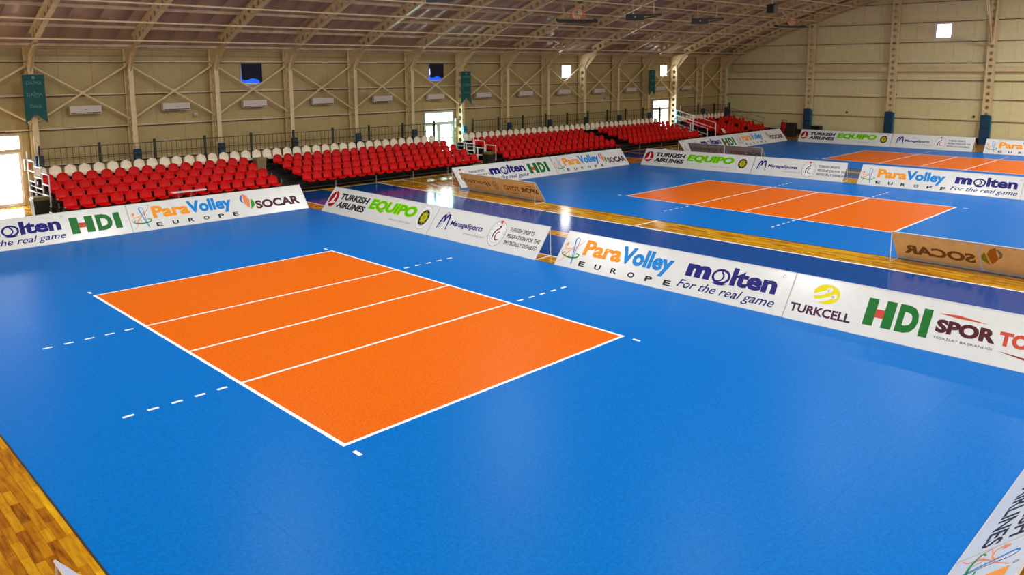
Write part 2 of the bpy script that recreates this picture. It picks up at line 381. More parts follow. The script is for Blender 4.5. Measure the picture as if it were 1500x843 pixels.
# doors
def make_door(n, x0, x1, frm, gl):
    y = YL
    d = struct(part('door_%d' % n, MB().box(x0-.09, x0, y-.1, y+.04, 0, 2.68).box(x1, x1+.09, y-.1, y+.04, 0, 2.68).box(x0, x1, y-.1, y+.04, 2.58, 2.68)
                    .box(x0, x1, y-.08, y+.03, 2.0, 2.1).box((x0+x1)/2-.05, (x0+x1)/2+.05, y-.07, y+.02, 0, 2.0), frm))
    part('transom_pane', MB().box(x0, x1, y-.01, y+.01, 2.1, 2.58), gl, d)
    for a, b_ in ((x0, (x0+x1)/2-.05), ((x0+x1)/2+.05, x1)):
        lf = part('door_leaf', MB().box(a, a+.06, y-.05, y+.01, .02, 1.99).box(b_-.06, b_, y-.05, y+.01, .02, 1.99).box(a+.06, b_-.06, y-.05, y+.01, .02, .12)
                  .box(a+.06, b_-.06, y-.05, y+.01, 1.91, 1.99), M['white_rail'], d)
        part('glass_pane', MB().box(a+.06, b_-.06, y-.03, y-.02, .12, 1.91), gl, lf)
        hx = (x0+x1)/2
        part('door_handle', MB().tube((a+.03 if a > hx else b_-.03, y-.09, .95), (a+.03 if a > hx else b_-.03, y-.09, 1.15), .014), M['post'], lf)
make_door(1, *DOORS[0], M['door_frame'], M['sky_glass']); make_door(2, *DOORS[1], M['door_frame_w'], M['green_glass']); make_door(3, *DOORS[2], M['win_frame'], M['sky_glass'])
# windows
def make_window(n, x0, x1, z0, z1, y=YL, covered=False):
    f = .06; s = -1 if y > 0 else 1
    ya, yb = sorted((y+s*.04, y-s*.02))
    wdw = struct(part('window_%d' % n, MB().box(x0-f, x0+.02, ya, yb, z0-f, z1+f).box(x1-.02, x1+f, ya, yb, z0-f, z1+f)
                      .box(x0, x1, ya, yb, z0-f, z0+.02).box(x0, x1, ya, yb, z1-.02, z1+f), M['win_frame']))
    part('glass_pane', MB().box(x0, x1, y-.005, y+.005, z0, z1), M['sky_glass'], wdw)
    return wdw
for i, (a, b_) in enumerate(WINS): make_window(i+1, a, b_, 4.34, 5.11)
for i, (a, b_) in enumerate(FILL_WINS): make_window(i+5, a, b_, 3.65, 5.15, YR)
we = struct(part('window_11', MB().box(X1-.04, X1+.02, 8.3, 8.44, 6.71, 7.84).box(X1-.04, X1+.02, 9.3, 9.44, 6.71, 7.84).box(X1-.04, X1+.02, 8.44, 9.3, 6.71, 6.85).box(X1-.04, X1+.02, 8.44, 9.3, 7.7, 7.84), M['paper']))
part('glass_pane', MB().box(X1-.005, X1+.01, 8.42, 9.32, 6.83, 7.72), M['sky_glass'], we)
part('glazing_bar', MB().box(X1-.02, X1+.012, 8.865, 8.875, 6.83, 7.72).box(X1-.02, X1+.012, 8.42, 9.32, 7.27, 7.28), M['win_frame'], we)
for j, y in enumerate((-8, 8)):  # added glowing windows in the unseen near wall, put in for light
    wn = struct(part('window_%d' % (12+j), MB().box(X0-.04, X0+.04, y-2.05, y-1.95, 2.95, 5.05).box(X0-.04, X0+.04, y+1.95, y+2.05, 2.95, 5.05), M['win_frame']))
    part('glass_pane', MB().box(X0-.01, X0+.005, y-2, y+2, 3, 5), M['sky_glass'], wn)
# dark cloths hung over two left-wall windows
for j, (a, b_) in enumerate(WINS[:2]):
    t = thing('window_cloth', ['navy cloth hung over the high window above the nearest red seats',
                               'navy cloth hung over the window above the green-lit double door'][j], 'cloth', ((a+b_)/2, YL-.06, 4.74), 0, 'cloths over high windows')
    V = []; F = []; nx, nz = 10, 8; hw = .5*(b_-a)+.03
    for i in range(nz+1):
        for k in range(nx+1):
            u = k/nx; v = i/nz; x = -hw+2*hw*u; z = .45-(.68+.14*u*u*j*.3+(.12 if u > .85 else 0)+.04*math.sin(u*9))*v
            V.append((x, -.02-.02*math.sin(u*14+v*3)-.04*v, z))
    for i in range(nz):
        for k in range(nx): q = i*(nx+1)+k; F.append((q, q+1, q+nx+2, q+nx+1))
    n_ = len(V); V += [(x, y+.008, z) for x, y, z in V]
    F += [tuple(n_+i for i in reversed(f)) for f in F]
    part('cloth', MB().add(V, F), M['navy_cloth'], t, True)
    part('blue_strip', MB().box(-hw+.0, hw-.0, -.02, -.006, -.39, -.1), M['blue_lit'], t)
    part('white_hem', MB().box(-hw+.0, hw-.0, -.025, -.004, -.43, -.39), M['white_rail'], t)

# ------------------------------------------------------------------ steel frames with round-holed webs
def web_cell(mb, P, U, Vv, Nn, w_, h_, r, t=.006, seg=12):
    # rectangle w_ x h_ (centre P, axes U, Vv) with round hole
    P, U, Vv, Nn = map(Vector, (P, U, Vv, Nn)); ro = []; ri = []
    for i in range(seg):
        a = 2*math.pi*(i+.5)/seg; c, s_ = math.cos(a), math.sin(a)
        k = min((w_/2)/abs(c) if abs(c) > 1e-6 else 9, (h_/2)/abs(s_) if abs(s_) > 1e-6 else 9)
        ro.append((c*k, s_*k)); ri.append((c*r, s_*r))
    # add rectangle corners
    V = []
    for q in (ro, ri):
        for sgn in (1, -1):
            V += [P+U*x+Vv*y+Nn*t*sgn for x, y in q]
    F = []
    n = seg
    for i in range(n):
        j = (i+1) % n
        F.append((i, j, 2*n+j, 2*n+i)); F.append((n+j, n+i, 3*n+i, 3*n+j)); F.append((2*n+i, 2*n+j, 3*n+j, 3*n+i))
    c4 = [(w_/2, h_/2), (-w_/2, h_/2), (-w_/2, -h_/2), (w_/2, -h_/2)]
    base = len(V)
    for sgn in (1, -1): V += [P+U*x+Vv*y+Nn*t*sgn for x, y in c4]
    for ci, (x, y) in enumerate(c4):
        a = math.atan2(y, x) % (2*math.pi); i = int((a/(2*math.pi))*n-.5) % n; j = (i+1) % n
        F.append((i, base+ci, j)); F.append((n+j, base+4+ci, n+i))
    mb.add(V, F)
YI, YO = 24.0, 24.5
def rafter_pts(n=130):
    out = []; y = 23.55
    for i in range(n+1):
        yy = 23.55-47.1*i/n; s = -2*.00955*yy; nv = Vector((0, -s, 1)).normalized()
        out.append((Vector((0, yy, ROOF(yy))), nv))
    return out
def make_frame():
    t = thing('steel_frame', 'x', 'steel frame', (0, 0, 0), 0, 'arched steel frames of the hall')
    for s in (1, -1):
        c = MB()
        for k in range(12): web_cell(c, (0, s*(YI+YO)/2, .25+.4*k), (0, 1, 0), (0, 0, 1), (1, 0, 0), .5, .4, .125)
        c.add([(.006*q, s*YI, 4.85) for q in (1,)]+[(.006, s*YO, 4.85), (.006, s*YO, 5.75), (.006, s*23.2, 5.98), (.006, s*23.1, 5.78), (-.006, s*YI, 4.85), (-.006, s*YO, 4.85), (-.006, s*YO, 5.75), (-.006, s*23.2, 5.98), (-.006, s*23.1, 5.78)],
              [(0, 1, 2, 3, 4), (9, 8, 7, 6, 5)])
        part('column', c, M['steel'], t)
        f = MB(); f.box(-.09, .09, min(s*YI, s*(YI-.014)), max(s*YI, s*(YI-.014)), 0, 5.0); f.box(-.09, .09, min(s*YO, s*(YO+.014)), max(s*YO, s*(YO+.014)), 0, 5.85)
        f.bar((0, s*(YI-.007), 5.0), (0, s*23.65, 5.58), (.1, 0, 0), (0, .008, 0)); f.bar((0, s*23.65, 5.58), (0, s*23.1, 5.83), (.09, 0, 0), (0, 0, .008))
        f.bar((0, s*YO, 5.0), (0, s*23.55, 5.5), (.045, 0, 0), (0, 0, .006))
        part('column_flange', f, M['steel'], t)
        part('base_plate', MB().box(-.18, .18, min(s*23.9, s*24.58), max(s*23.9, s*24.58), 0, .02), M['steel'], t)
    P = rafter_pts(118); c = MB(); f = MB(); D0, D1 = .12, .56
    for (p, n), (q, n2) in zip(P, P[1:]):
        a, b_ = p-n*D0, q-n2*D0; a2, b2 = p-n*D1, q-n2*D1; U = (b_-a); Lc = U.length; U.normalize(); nn = ((n+n2)/2).normalized()
        web_cell(c, (a+b_+a2+b2)/4, U, nn, (1, 0, 0), Lc*1.0, D1-D0, .12, seg=10)
    for dd, hw in ((D0, .09), (D1, .09)):
        V = []; F = []
        for p, n in P[::2]:
            for ss, tt in ((-1, 0), (1, 0), (1, 1), (-1, 1)): V.append(p-n*(dd+(.014 if dd > .3 else -.014)*tt)+Vector((hw*ss, 0, 0)))
        m_ = len(P[::2])
        for i in range(m_-1):
            for k in range(4): F.append((i*4+k, i*4+(k+1) % 4, i*4+4+(k+1) % 4, i*4+4+k))
        f.add(V, F)
    part('rafter', c, M['steel'], t); part('rafter_flange', f, M['steel'], t)
    return t
fr = make_frame(); NF = []
for k in range(-4, 15):
    x = FR0+BAY*k
    if k >= 0: lab = 'arched steel frame with round holes, %s from the left photo edge' % od(k+1)
    else: lab = 'arched steel frame with round holes, %s one behind the camera position' % od(-k)
    if k == -4: fr.location = (x, 0, 0); fr['label'] = lab
    else: dup(fr, (x, 0, 0), lab)
# end wall rafter seam and wind columns
t = thing('steel_frame', 'arched steel rafter with dark round holes along the top of the end wall', 'steel frame', (X1-.35, 0, 0), 0, 'arched steel frames of the hall')
for ch in fr.children:
    if ch.name.startswith('rafter'): c = ch.copy(); COL.objects.link(c); c.parent = t
ENDC = [17.6, 11.8, 5.9, 0, -5.9, -11.8, -17.6]
for i, y in enumerate(ENDC):
    t = thing('wind_column', 'cream end wall column with a row of round holes, %s from the far left corner' % od(i+1), 'column', (X1-.45, y, 0), 0, 'columns on the end wall')
    H = ROOF(y)-.6; nc = int(H/.415); mb = MB()
    for k in range(nc): web_cell(mb, (0, 0, (k+.5)*H/nc), (0, 1, 0), (0, 0, 1), (1, 0, 0), .46, H/nc, .115)
    part('web', mb, M['steel'], t)
    part('flange', MB().box(-.02, .2, .23, .245, 0, H), M['steel'], t); part('flange', MB().box(-.02, .2, -.245, -.23, 0, H), M['steel'], t)
    mb = MB()
    for k in range(0, nc, 3): mb.box(-.014, -.006, -.23, .23, (k)*H/nc-.01, k*H/nc+.01)
    part('stiffener', mb, M['girt'], t)
    p = thing('column_pad', 'dark blue safety pad on the end wall column %s from the far left corner' % od(i+1), 'safety pad', (X1-.45, y, 0), 0, 'blue pads on end wall columns')
    part('lower_pad', MB().cbox(-.2, -.03, -.29, .29, .02, 1.05, .04), M['pad'], p); part('upper_pad', MB().cbox(-.19, -.03, -.25, .28, 1.06, 1.9, .04), M['pad'], p)
    part('side_pad', MB().cbox(-.12, .1, -.31, -.25, .02, 1.85, .02), M['teal_pad'], p)
t = thing('roof_strut', 'pair of round struts spreading upward from the right-hand end wall column', 'strut', (0, 0, 0))
part('strut', MB().tube((51.35, 5.9, 6.45), (43.9, 4.7, 11.1), .07, 10), M['steel'], t)
part('strut', MB().tube((51.4, 5.8, 6.45), (51.2, 5.6, 11.0), .07, 10), M['steel'], t)
part('gusset_plate', MB().box(51.3, 51.42, 5.75, 6.0, 6.3, 6.6), M['steel'], t)

# purlins under the panels, tubes under the rafters
YS = [24.45-1.43*i for i in range(35)]
pm = {}
for i, y in enumerate(YS):
    nv = Vector((0, 2*.00955*y, 1)).normalized(); z = ROOF(y)
    mb = MB(); c = Vector((0, y, z))-nv*.06; tv = Vector((0, nv.z, -nv.y))
    mb.bar(c+Vector((X0, 0, 0)), c+Vector((X1, 0, 0)), tv*.01, nv*.055); mb.bar(c-nv*.055+tv*.015+Vector((X0, 0, 0)), c-nv*.055+tv*.015+Vector((X1, 0, 0)), tv*.022, nv*.005)
    side = ('left' if y > 0 else 'right')
    tag(part('roof_purlin', mb, M['girt']), 'thin purlin along the underside of the roof, %s up from the left wall' % od(i+1), 'purlin', 'roof purlins')
    if 0 < i < 34:
        q = Vector((0, y, z))-nv*.6
        tag(part('tie_tube', MB().tube(q+Vector((X0, 0, 0)), q+Vector((X1-.4, 0, 0)), .034, 8), M['steel']),
            'long thin tube hung below the rafters, %s from the left wall' % od(i), 'tube', 'tie tubes below the rafters')

# crossed braces on left wall
for k in range(-1, 14):
    x = FR0+BAY*k+.1; x2 = x+BAY-.2
    t = thing('crossed_brace', 'crossed wall braces in the %s bay from the left, on the seating wall' % od(k+2), 'brace', ((x+x2)/2, 24.28, 4.1), 0, 'crossed braces on the seating wall')
    h = (x2-x)/2
    part('brace_rod', MB().tube((-h, 0, 1.0), (h, 0, -1.03), .042, 8), M['steel'], t); part('brace_rod', MB().tube((h, -.05, 1.0), (-h, -.05, -1.03), .042, 8), M['steel'], t)
    part('crossing_plate', MB().box(-.09, .09, -.06, .02, -.06, .06), M['steel'], t)
    for sx in (-1, 1):
        for sz in (1.0, -1.03): part('end_lug', MB().box(sx*h-.06, sx*h+.06, -.02, .02, sz-.06, sz+.06), M['steel'], t)

# wall units
for k in range(0, 13):
    x = FR0+BAY*k+1.25
    t = thing('wall_heater', 'long white wall unit in the %s bay from the left, below the crossed braces' % od(k+1), 'wall unit', (x, 24.38, 3.3), 0, 'white units along the seating wall')
    q_ = part('casing', MB().cbox(0, 1.12, -.12, .1, 0, .31, .02), M['ac'], t); part('outlet_slot', MB().box(.04, 1.08, -.13, -.118, .02, .05), M['darkgap'], q_)
    part('indicator', MB().box(.54, .58, -.125, -.118, .15, .17), M['black'], q_); part('bracket', MB().box(.1, .2, .1, .22, .1, .2), M['steel'], t); part('bracket', MB().box(.92, 1.02, .1, .22, .1, .2), M['steel'], t)

# column pads behind the seats
for k in range(0, 15):
    x = FR0+BAY*k
    m_ = M['teal_pad'] if k in (6, 12) else M['pad']  # pads beside doors take a lighter teal: door light put into the colour
    t = thing('column_pad', '%s pad around the seating wall column, %s from the left' % ('teal' if k in (6, 12) else 'dark blue', od(k+1)), 'safety pad', (x, 23.9, 0), 0, 'pads on seating wall columns')
    q_ = part('pad', MB().cbox(-.14, .14, -.09, .08, .02, 1.86, .03), m_, t); part('strap', MB().box(-.142, .142, -.095, -.088, 1.6, 1.66), M['black'], q_)

# ------------------------------------------------------------------ lettering
TC = {}
def text_mesh(txt, bold, shear):
    key = (txt, bold, shear)
    if key not in TC:
        cu = bpy.data.curves.new('t', 'FONT'); cu.body = txt; cu.size = 1; cu.offset = bold; cu.shear = shear; cu.resolution_u = 3
        ob = bpy.data.objects.new('t', cu); me = bpy.data.meshes.new_from_object(ob)
        V = [v.co.copy() for v in me.vertices]; F = [tuple(p.vertices) for p in me.polygons]
        bpy.data.objects.remove(ob); bpy.data.curves.remove(cu); bpy.data.meshes.remove(me)
        TC[key] = (V, F)
    return TC[key]
TH = .0015
def prism(mb, pts2, z):     # flat print from outline (list of (x,y)), a little proud
    n = len(pts2); mb.add([(x, y, z) for x, y in pts2], [tuple(range(n))])
class Print:   # prints on a board whose local axes are x=u, y=v, z=front normal
    def __init__(s, root, zf, zb=None): s.r = root; s.zf = zf; s.zb = zb
    def put(s, name, polys_v, faces, m, lift=0, mb_=None):
        z = s.zf+TH+lift; mb = MB().add([(x, y, z) for x, y in polys_v], faces)
        part(name, mb, M[m], s.r)
        if s.zb is not None and mb_ is not None:
            z = s.zb-TH-lift; mb = MB().add([(x, y, z) for x, y in polys_v], faces); part(name, mb, M[mb_], s.r)
    def text(s, txt, x0, y0, x1, y1, m, bold=.0, shear=0, back=None, lift=0, name='lettering', mono=None):
        V, F = text_mesh(txt, bold, shear)
        if not V: return
        a0, a1 = min(v.x for v in V), max(v.x for v in V); b0, b1 = min(v.y for v in V), max(v.y for v in V)
        P = [(x0+(v.x-a0)/(a1-a0)*(x1-x0), y0+(v.y-b0)/(b1-b0)*(y1-y0)) for v in V]
        s.put(name, P, F, m, lift, back)
    def poly(s, pts, m, back=None, lift=0, name='emblem'): s.put(name, pts, [tuple(range(len(pts)))], m, lift, back)
    def disc(s, cx, cy, rx, ry, m, back=None, lift=0, n=28, rot=0, name='emblem'):
        s.poly([(cx+rx*math.cos(t)*math.cos(rot)-ry*math.sin(t)*math.sin(rot), cy+rx*math.cos(t)*math.sin(rot)+ry*math.sin(t)*math.cos(rot)) for t in [2*math.pi*i/n for i in range(n)]], m, back, lift, name)
    def ring(s, cx, cy, rx, ry, wd, m, back=None, lift=0, a0=0, a1=360, n=32, name='emblem'):
        V = []; F = []
        for i in range(n+1):
            t = math.radians(a0+(a1-a0)*i/n); c, q = math.cos(t), math.sin(t)
            V += [(cx+rx*c, cy+ry*q), (cx+(rx-wd)*c, cy+(ry-wd)*q)]
        for i in range(n): F.append((2*i, 2*i+2, 2*i+3, 2*i+1))
        s.put(name, V, F, m, lift, back)
    def stroke(s, pts, wd, m, back=None, lift=0, name='emblem'):
        # smooth (Catmull-Rom) tapered ribbon
        P = [Vector((p[0], p[1], 0)) for p in pts]; Q = [P[0]]+P+[P[-1]]; C = []
        for i in range(1, len(Q)-2):
            for k in range(6):
                t = k/6; C.append(.5*((2*Q[i])+(-Q[i-1]+Q[i+1])*t+(2*Q[i-1]-5*Q[i]+4*Q[i+1]-Q[i+2])*t*t+(-Q[i-1]+3*Q[i]-3*Q[i+1]+Q[i+2])*t**3))
        C.append(P[-1]); V = []; F = []; n = len(C)
        for i, c in enumerate(C):
            d = (C[min(i+1, n-1)]-C[max(i-1, 0)]); d = d.normalized() if d.length > 1e-9 else Vector((1, 0, 0)); nn = Vector((-d.y, d.x, 0))
            ww = wd/2*(.35+.65*math.sin(math.pi*(.08+.84*i/(n-1)))); V += [(c+nn*ww)[:2], (c-nn*ww)[:2]]
        for i in range(n-1): F.append((2*i, 2*i+2, 2*i+3, 2*i+1))
        s.put(name, V, F, m, lift, back)
# each logo is placed with its left end at u and follows sizes measured on the boards (board height 1 = .98 m)
def pv(P, u, sm=1):
    P.stroke([(u+.02, .09), (u+.13, .2), (u+.2, .38), (u+.3, .5), (u+.42, .6), (u+.6, .8)], .022, 'p_salmon')
    P.stroke([(u+.02, .62), (u+.1, .5), (u+.26, .52), (u+.36, .62)], .024, 'p_orange')
    P.stroke([(u+.12, .47), (u+.0, .42), (u+.1, .3), (u+.22, .42), (u+.3, .28)], .02, 'p_salmon')
    P.stroke([(u+.36, .84), (u+.3, .78), (u+.36, .5), (u+.45, .1)], .035, 'p_cyan')
    P.stroke([(u+.36, .84), (u+.42, .76), (u+.42, .5), (u+.46, .1)], .015, 'p_navy')
    P.stroke([(u+.12, .4), (u+.05, .33), (u+.28, .27), (u+.52, .3), (u+.58, .38), (u+.46, .4)], .04, 'p_leaf')
    P.disc(u+.09, .62, .04, .05, 'p_salmon')
    P.ring(u+.62, .88, .025, .03, .008, 'p_green')
    P.text('Para', u+.66, .4, u+1.82, .83, 'p_orange', .04); P.text('Volley', u+1.78, .28, u+3.26, .86, 'p_cyan', .045)
    for i, c in enumerate('EUROPE'): P.text(c, u+.68+.5*i, .1, u+.87+.5*i, .235, 'p_black', .03)
def molten(P, u):
    P.text('m', u, .44, u+.6, .75, 'p_navy', .06)
    P.ring(u+.86, .58, .22, .18, .055, 'p_navy'); P.poly([(u+.68, .42), (u+.76, .385), (u+.86, .37), (u+.96, .385), (u+1.04, .42)], 'p_navy')
    P.stroke([(u+.74, .46), (u+.86, .48), (u+.92, .56), (u+.9, .64), (u+.86, .68), (u+.89, .76)], .04, 'p_navy')
    P.text('lten', u+1.1, .42, u+2.14, .84, 'p_navy', .042)
    P.ring(u+2.22, .86, .035, .04, .01, 'p_grey')
    P.text('For the real game', u-.1, .08, u+2.2, .34, 'p_navy', .008, .35)
def hdi(P, u, W=1.4):
    k = W/1.5
    def q(a, b_, c, d, m): P.poly([(u+a*k, c), (u+b_*k, c), (u+b_*k, d), (u+a*k, d)], m)
    q(0, .24, .22, .77, 'p_green'); q(.44, .68, .22, .77, 'p_green'); q(.24, .44, .4, .57, 'p_red')
    P.text('D', u+.76*k, .22, u+1.24*k, .77, 'p_green', .06); q(1.3, 1.5, .22, .77, 'p_green')
def flame(P, u, b1=None, b2=None, b3=None):
    P.poly([(u+.03, .72), (u+.1, .83), (u+.16, .84), (u+.1, .66), (u+.12, .52), (u+.05, .58)], 'p_blueleaf', b1)
    P.poly([(u+.16, .9), (u+.3, .8), (u+.37, .62), (u+.33, .45), (u+.28, .3), (u+.2, .4), (u+.13, .52), (u+.16, .7)], 'p_salmon', b2)
    P.poly([(u+.42, .68), (u+.5, .55), (u+.5, .42), (u+.4, .32), (u+.32, .26), (u+.36, .42), (u+.38, .55)], 'p_leaf', b3)
def socar(P, u, b_=None, W=1.66): P.text('SOCAR', u, .24, u+W, .57, 'p_maroon', .045, back=b_)
def turkish(P, u, bo=.05):
    P.disc(u+.28, .53, .24, .31, 'p_turkred')
    P.poly([(u+.08, .33), (u+.2, .42), (u+.27, .6), (u+.26, .82), (u+.36, .62), (u+.33, .45), (u+.5, .42), (u+.3, .36)], 'p_white', lift=.001)
    P.text('TURKISH', u+.64, .56, u+2.3, .8, 'p_black', bo, .1); P.text('AIRLINES', u+.64, .24, u+2.3, .48, 'p_black', bo, .1)
def equipo(P, u):
    P.text('EQUIPO', u, .36, u+2.5, .83, 'p_ylime', .075, .12); P.text('EQUIPO', u+.02, .38, u+2.47, .81, 'p_lime', .045, .12, lift=.001)
    P.text('Lifestyle Custom Sport', u+1.35, .18, u+2.45, .28, 'p_grey', 0, .15)
    c = u+2.93
    P.disc(c, .52, .31, .4, 'p_white'); P.ring(c, .52, .31, .4, .008, 'p_grey', lift=.0005); P.ring(c, .52, .24, .31, .012, 'p_grey', lift=.0005)
    P.disc(c, .52, .21, .27, 'p_black', lift=.001)
    n = 32; P.poly([(c+(.155+.02*math.cos(8*t))*math.cos(t), .52+(.2+.025*math.cos(8*t))*math.sin(t)) for t in [2*math.pi*i/n for i in range(n)]], 'p_olive', lift=.0015)
    P.ring(c, .52, .1, .12, .02, 'p_yellow', lift=.002)
def manage(P, u):
    P.stroke([(u, .28), (u+.06, .6), (u+.14, .74), (u+.19, .5)], .07, 'p_navy'); P.stroke([(u+.19, .5), (u+.24, .7), (u+.34, .74), (u+.4, .28)], .07, 'p_navy')
    P.ring(u+.2, .8, .05, .06, .02, 'p_cyan'); P.stroke([(u+.08, .28), (u+.12, .5), (u+.16, .6)], .03, 'p_cyan')
    P.text('ManageSports', u+.5, .4, u+1.88, .62, 'p_navy', .03, .05)
    P.text('of everything part', u+1.2, .24, u+2.1, .34, 'p_grey', 0, .3)
def federation(P, u):
    c = u+.32
    P.disc(c, .5, .31, .4, 'p_white'); P.ring(c, .5, .31, .4, .018, 'p_grey', lift=.0005); P.ring(c, .5, .23, .3, .01, 'p_grey', lift=.0005)
    n = 20
    for i in range(n):
        t = 2*math.pi*i/n
        if not 1.2 < t < 1.9: P.disc(c+.265*math.cos(t), .5+.345*math.sin(t), .012, .012, 'p_grey', lift=.0006, n=6)
    P.poly([(c-.05, .82), (c+.05, .82), (c+.05, .91), (c-.05, .91)], 'p_red', lift=.001)
    P.disc(c+.03, .71, .03, .04, 'p_black', lift=.001)
    P.stroke([(c+.05, .66), (c-.06, .6), (c-.12, .46), (c-.1, .3)], .045, 'p_black', lift=.001)
    P.stroke([(c+.1, .56), (c-.0, .52), (c-.02, .38), (c+.06, .3), (c+.14, .34)], .04, 'p_dkred', lift=.001)
    P.text('TURKISH SPORTS', u+.72, .64, u+1.64, .76, 'p_black', .02); P.text('FEDERATION FOR THE', u+.72, .44, u+1.95, .56, 'p_black', .02); P.text('PHYSICALLY DISABLED', u+.72, .24, u+1.95, .36, 'p_black', .02)
def turkcell(P, u, b_=None, by=None):
    c = u+.62
    P.disc(c, .66, .26, .21, 'p_yellow', by); P.stroke([(c-.26, .6), (c-.1, .66), (c+.04, .76)], .07, 'p_white', lift=.001); P.disc(c+.04, .76, .055, .05, 'p_white', lift=.001)
    P.stroke([(c-.24, .48), (c-.04, .53), (c+.16, .64)], .07, 'p_white', lift=.001); P.disc(c+.16, .64, .055, .05, 'p_white', lift=.001)
    P.text('TURKCELL', u, .17, u+1.2, .36, 'p_purple', .035, back=b_)
def spor(P, u, k=1., b1=None, b2=None):
    P.text('SPOR', u, .37, u+.94*k, .63, 'p_maroon', .055, back=b1); P.text('TOTO', u+.98*k, .37, u+1.85*k, .63, 'p_red', .055, back=b2)
    P.poly([(u+.0, .73), (u+.3*k, .76), (u+.8*k, .7), (u+.3*k, .7)], 'p_red', b2)
    P.poly([(u+1.0*k, .27), (u+1.4*k, .2), (u+1.85*k, .3), (u+1.4*k, .24)], 'p_dkred', b1)
    if k == 1: P.text('TEŞKİLAT BAŞKANLIĞI', u, .24, u+.92, .31, 'p_black', 0)

# ------------------------------------------------------------------ advertising boards
def board(p0, p1, back, label, art, group='advertising boards round the courts', bdep=.6, bh=.78, backm='board_back', both=False, st=(1, 1, 1)):
    p0 = Vector((*p0, 0)); p1 = Vector((*p1, 0)); U = (p1-p0); L = U.length; U.normalize()
    bk = Vector((*back, 0)).normalized(); bk = (bk-U*bk.dot(U)).normalized()
    S = (bk*bdep+Vector((0, 0, bh))); SL = S.length; S.normalize(); N = U.cross(S)
    t = thing('advertising_board', label, 'advertising board', (0, 0, 0), 0, group)
    m_ = Matrix((U, S, N)).transposed().to_4x4(); m_.translation = p0+Vector((0, 0, .012)); t.matrix_world = m_
    th = .012; k = SL
    mb = MB().box(.006, L-.006, .0, k, -th, 0)
    mb.mi = [1, 0, 2, 2, 2, 2]
    part('panel', mb, [M['board'], M[backm], M['board_edge']], t)
    fr_ = MB().bar((.0, .0, -th/2), (L, 0, -th/2), (0, .008, 0), (0, 0, .009)).bar((0, k, -th/2), (L, k, -th/2), (0, .01, 0), (0, 0, .01))
    fr_.bar((.008, 0, -th/2), (.008, k, -th/2), (.008, 0, 0), (0, 0, .009)).bar((L-.008, 0, -th/2), (L-.008, k, -th/2), (.008, 0, 0), (0, 0, .009))
    part('edge_frame', fr_, M['board_edge'], t)
    inv = m_.inverted()
    n = 2 if L < 3 else 3
    for i in range(n):
        if not st[0 if i == 0 else 2 if i == n-1 else 1]: continue
        e = .02+(L-.04)*i/(n-1); top = Vector((e, k*.97, -th-.012)); foot = inv @ (p0+U*e+bk*(bdep+.02)+Vector((0, 0, .012))); base = Vector((e, .01, -th-.012))
        part('support_stand', MB().tube(top, foot, .011, 6).tube(foot, base, .011, 6), M['white_rail'], t)
    s = MB(); P = Print(t, .0, -th if both else None); art(P, k, L)
    return t
def sc(P, k): return P
def seq(*calls):
    def f(P, k, L):
        for fn, *a in calls: fn(P, *a)
    return f
# court 1
board((-3.0, 16.45), (3.14, 16.45), (0, 1), 'white board behind the nearest court with navy and green lettering, cut by the left edge', seq((federation, .05), (molten, 2.12), (hdi, 4.5)))
board((3.15, 16.45), (9.17, 16.42), (0, 1), 'white board behind the nearest court ending in a flame emblem and maroon lettering', seq((pv, .05), (flame, 3.6), (socar, 4.12)))
board((9.2, 15.63), (9.2, 9.78), (1, 0), 'white board right of the nearest court with a round red emblem and lime lettering', seq((turkish, .03), (equipo, 2.45)))
board((9.2, 9.77), (9.2, 5.25), (1, 0), 'white board beside the nearest court with three lines of small black text', seq((manage, .28), (federation, 2.45)))
board((9.2, 4.59), (9.2, -1.53), (1, 0), 'large white board right of the nearest court with orange, light blue and navy lettering', seq((pv, .05), (molten, 3.68)))
board((9.2, -1.54), (9.2, -7.6), (1, 0), 'white board at the right photo edge with a yellow ball emblem and green lettering', seq((turkcell, .08), (hdi, 1.5, 1.12), (spor, 2.72), (socar, 4.9)))
def r4a(P, k, L): turkish(P, L-2.5)
board((9.1, -6.5), (2.96, -6.5), (0, -1), 'white board in the bottom right corner with the tail of black italic letters', seq((turkish, 3.75, .02)), bdep=.69, bh=.7)
board((2.95, -6.5), (-3.05, -6.5), (0, -1), 'white board in the bottom right corner with an orange letter tip', seq((pv, .02), (molten, 3.8)), bdep=.69, bh=.7)
board((-3.12, -5.7), (-3.12, -1.36), (-1, 0), 'pale board whose corner tip shows at the bottom left photo edge', seq((pv, .2)), backm='board')
# court 2
board((16.12, 16.05), (22.1, 16.0), (0, 1), 'white board behind the middle court, half hidden by a tan board back', seq((federation, .05), (molten, 1.95), (hdi, 4.3, 1.3)), bdep=.62)
board((22.12, 16.0), (27.46, 15.88), (0, 1), 'white board behind the middle court ending in dark lettering and a flame emblem', seq((pv, .03), (flame, 3.33), (socar, 3.88, None, 1.38)))
board((27.85, 15.47), (28.35, 9.6), (1, 0), 'white board on the far side of the middle court with a round red emblem', seq((turkish, .03), (equipo, 2.45)))
board((28.35, 9.58), (28.6, 5.37), (1, 0), 'white board on the far side of the middle court with a grey round seal', seq((manage, .22), (federation, 2.3)))
board((28.55, 4.73), (28.62, -1.26), (1, 0), 'white board on the far side of the middle court with orange and light blue lettering', seq((pv, .05), (molten, 3.68)))
board((28.62, -1.27), (28.7, -7.3), (1, 0), 'white board on the far side of the middle court, cut by the right photo edge', seq((turkcell, .08), (hdi, 1.5, 1.12), (spor, 2.72)))
def sp(P, k, L): spor(P, .12, .98, 'b_brown', 'b_orange')
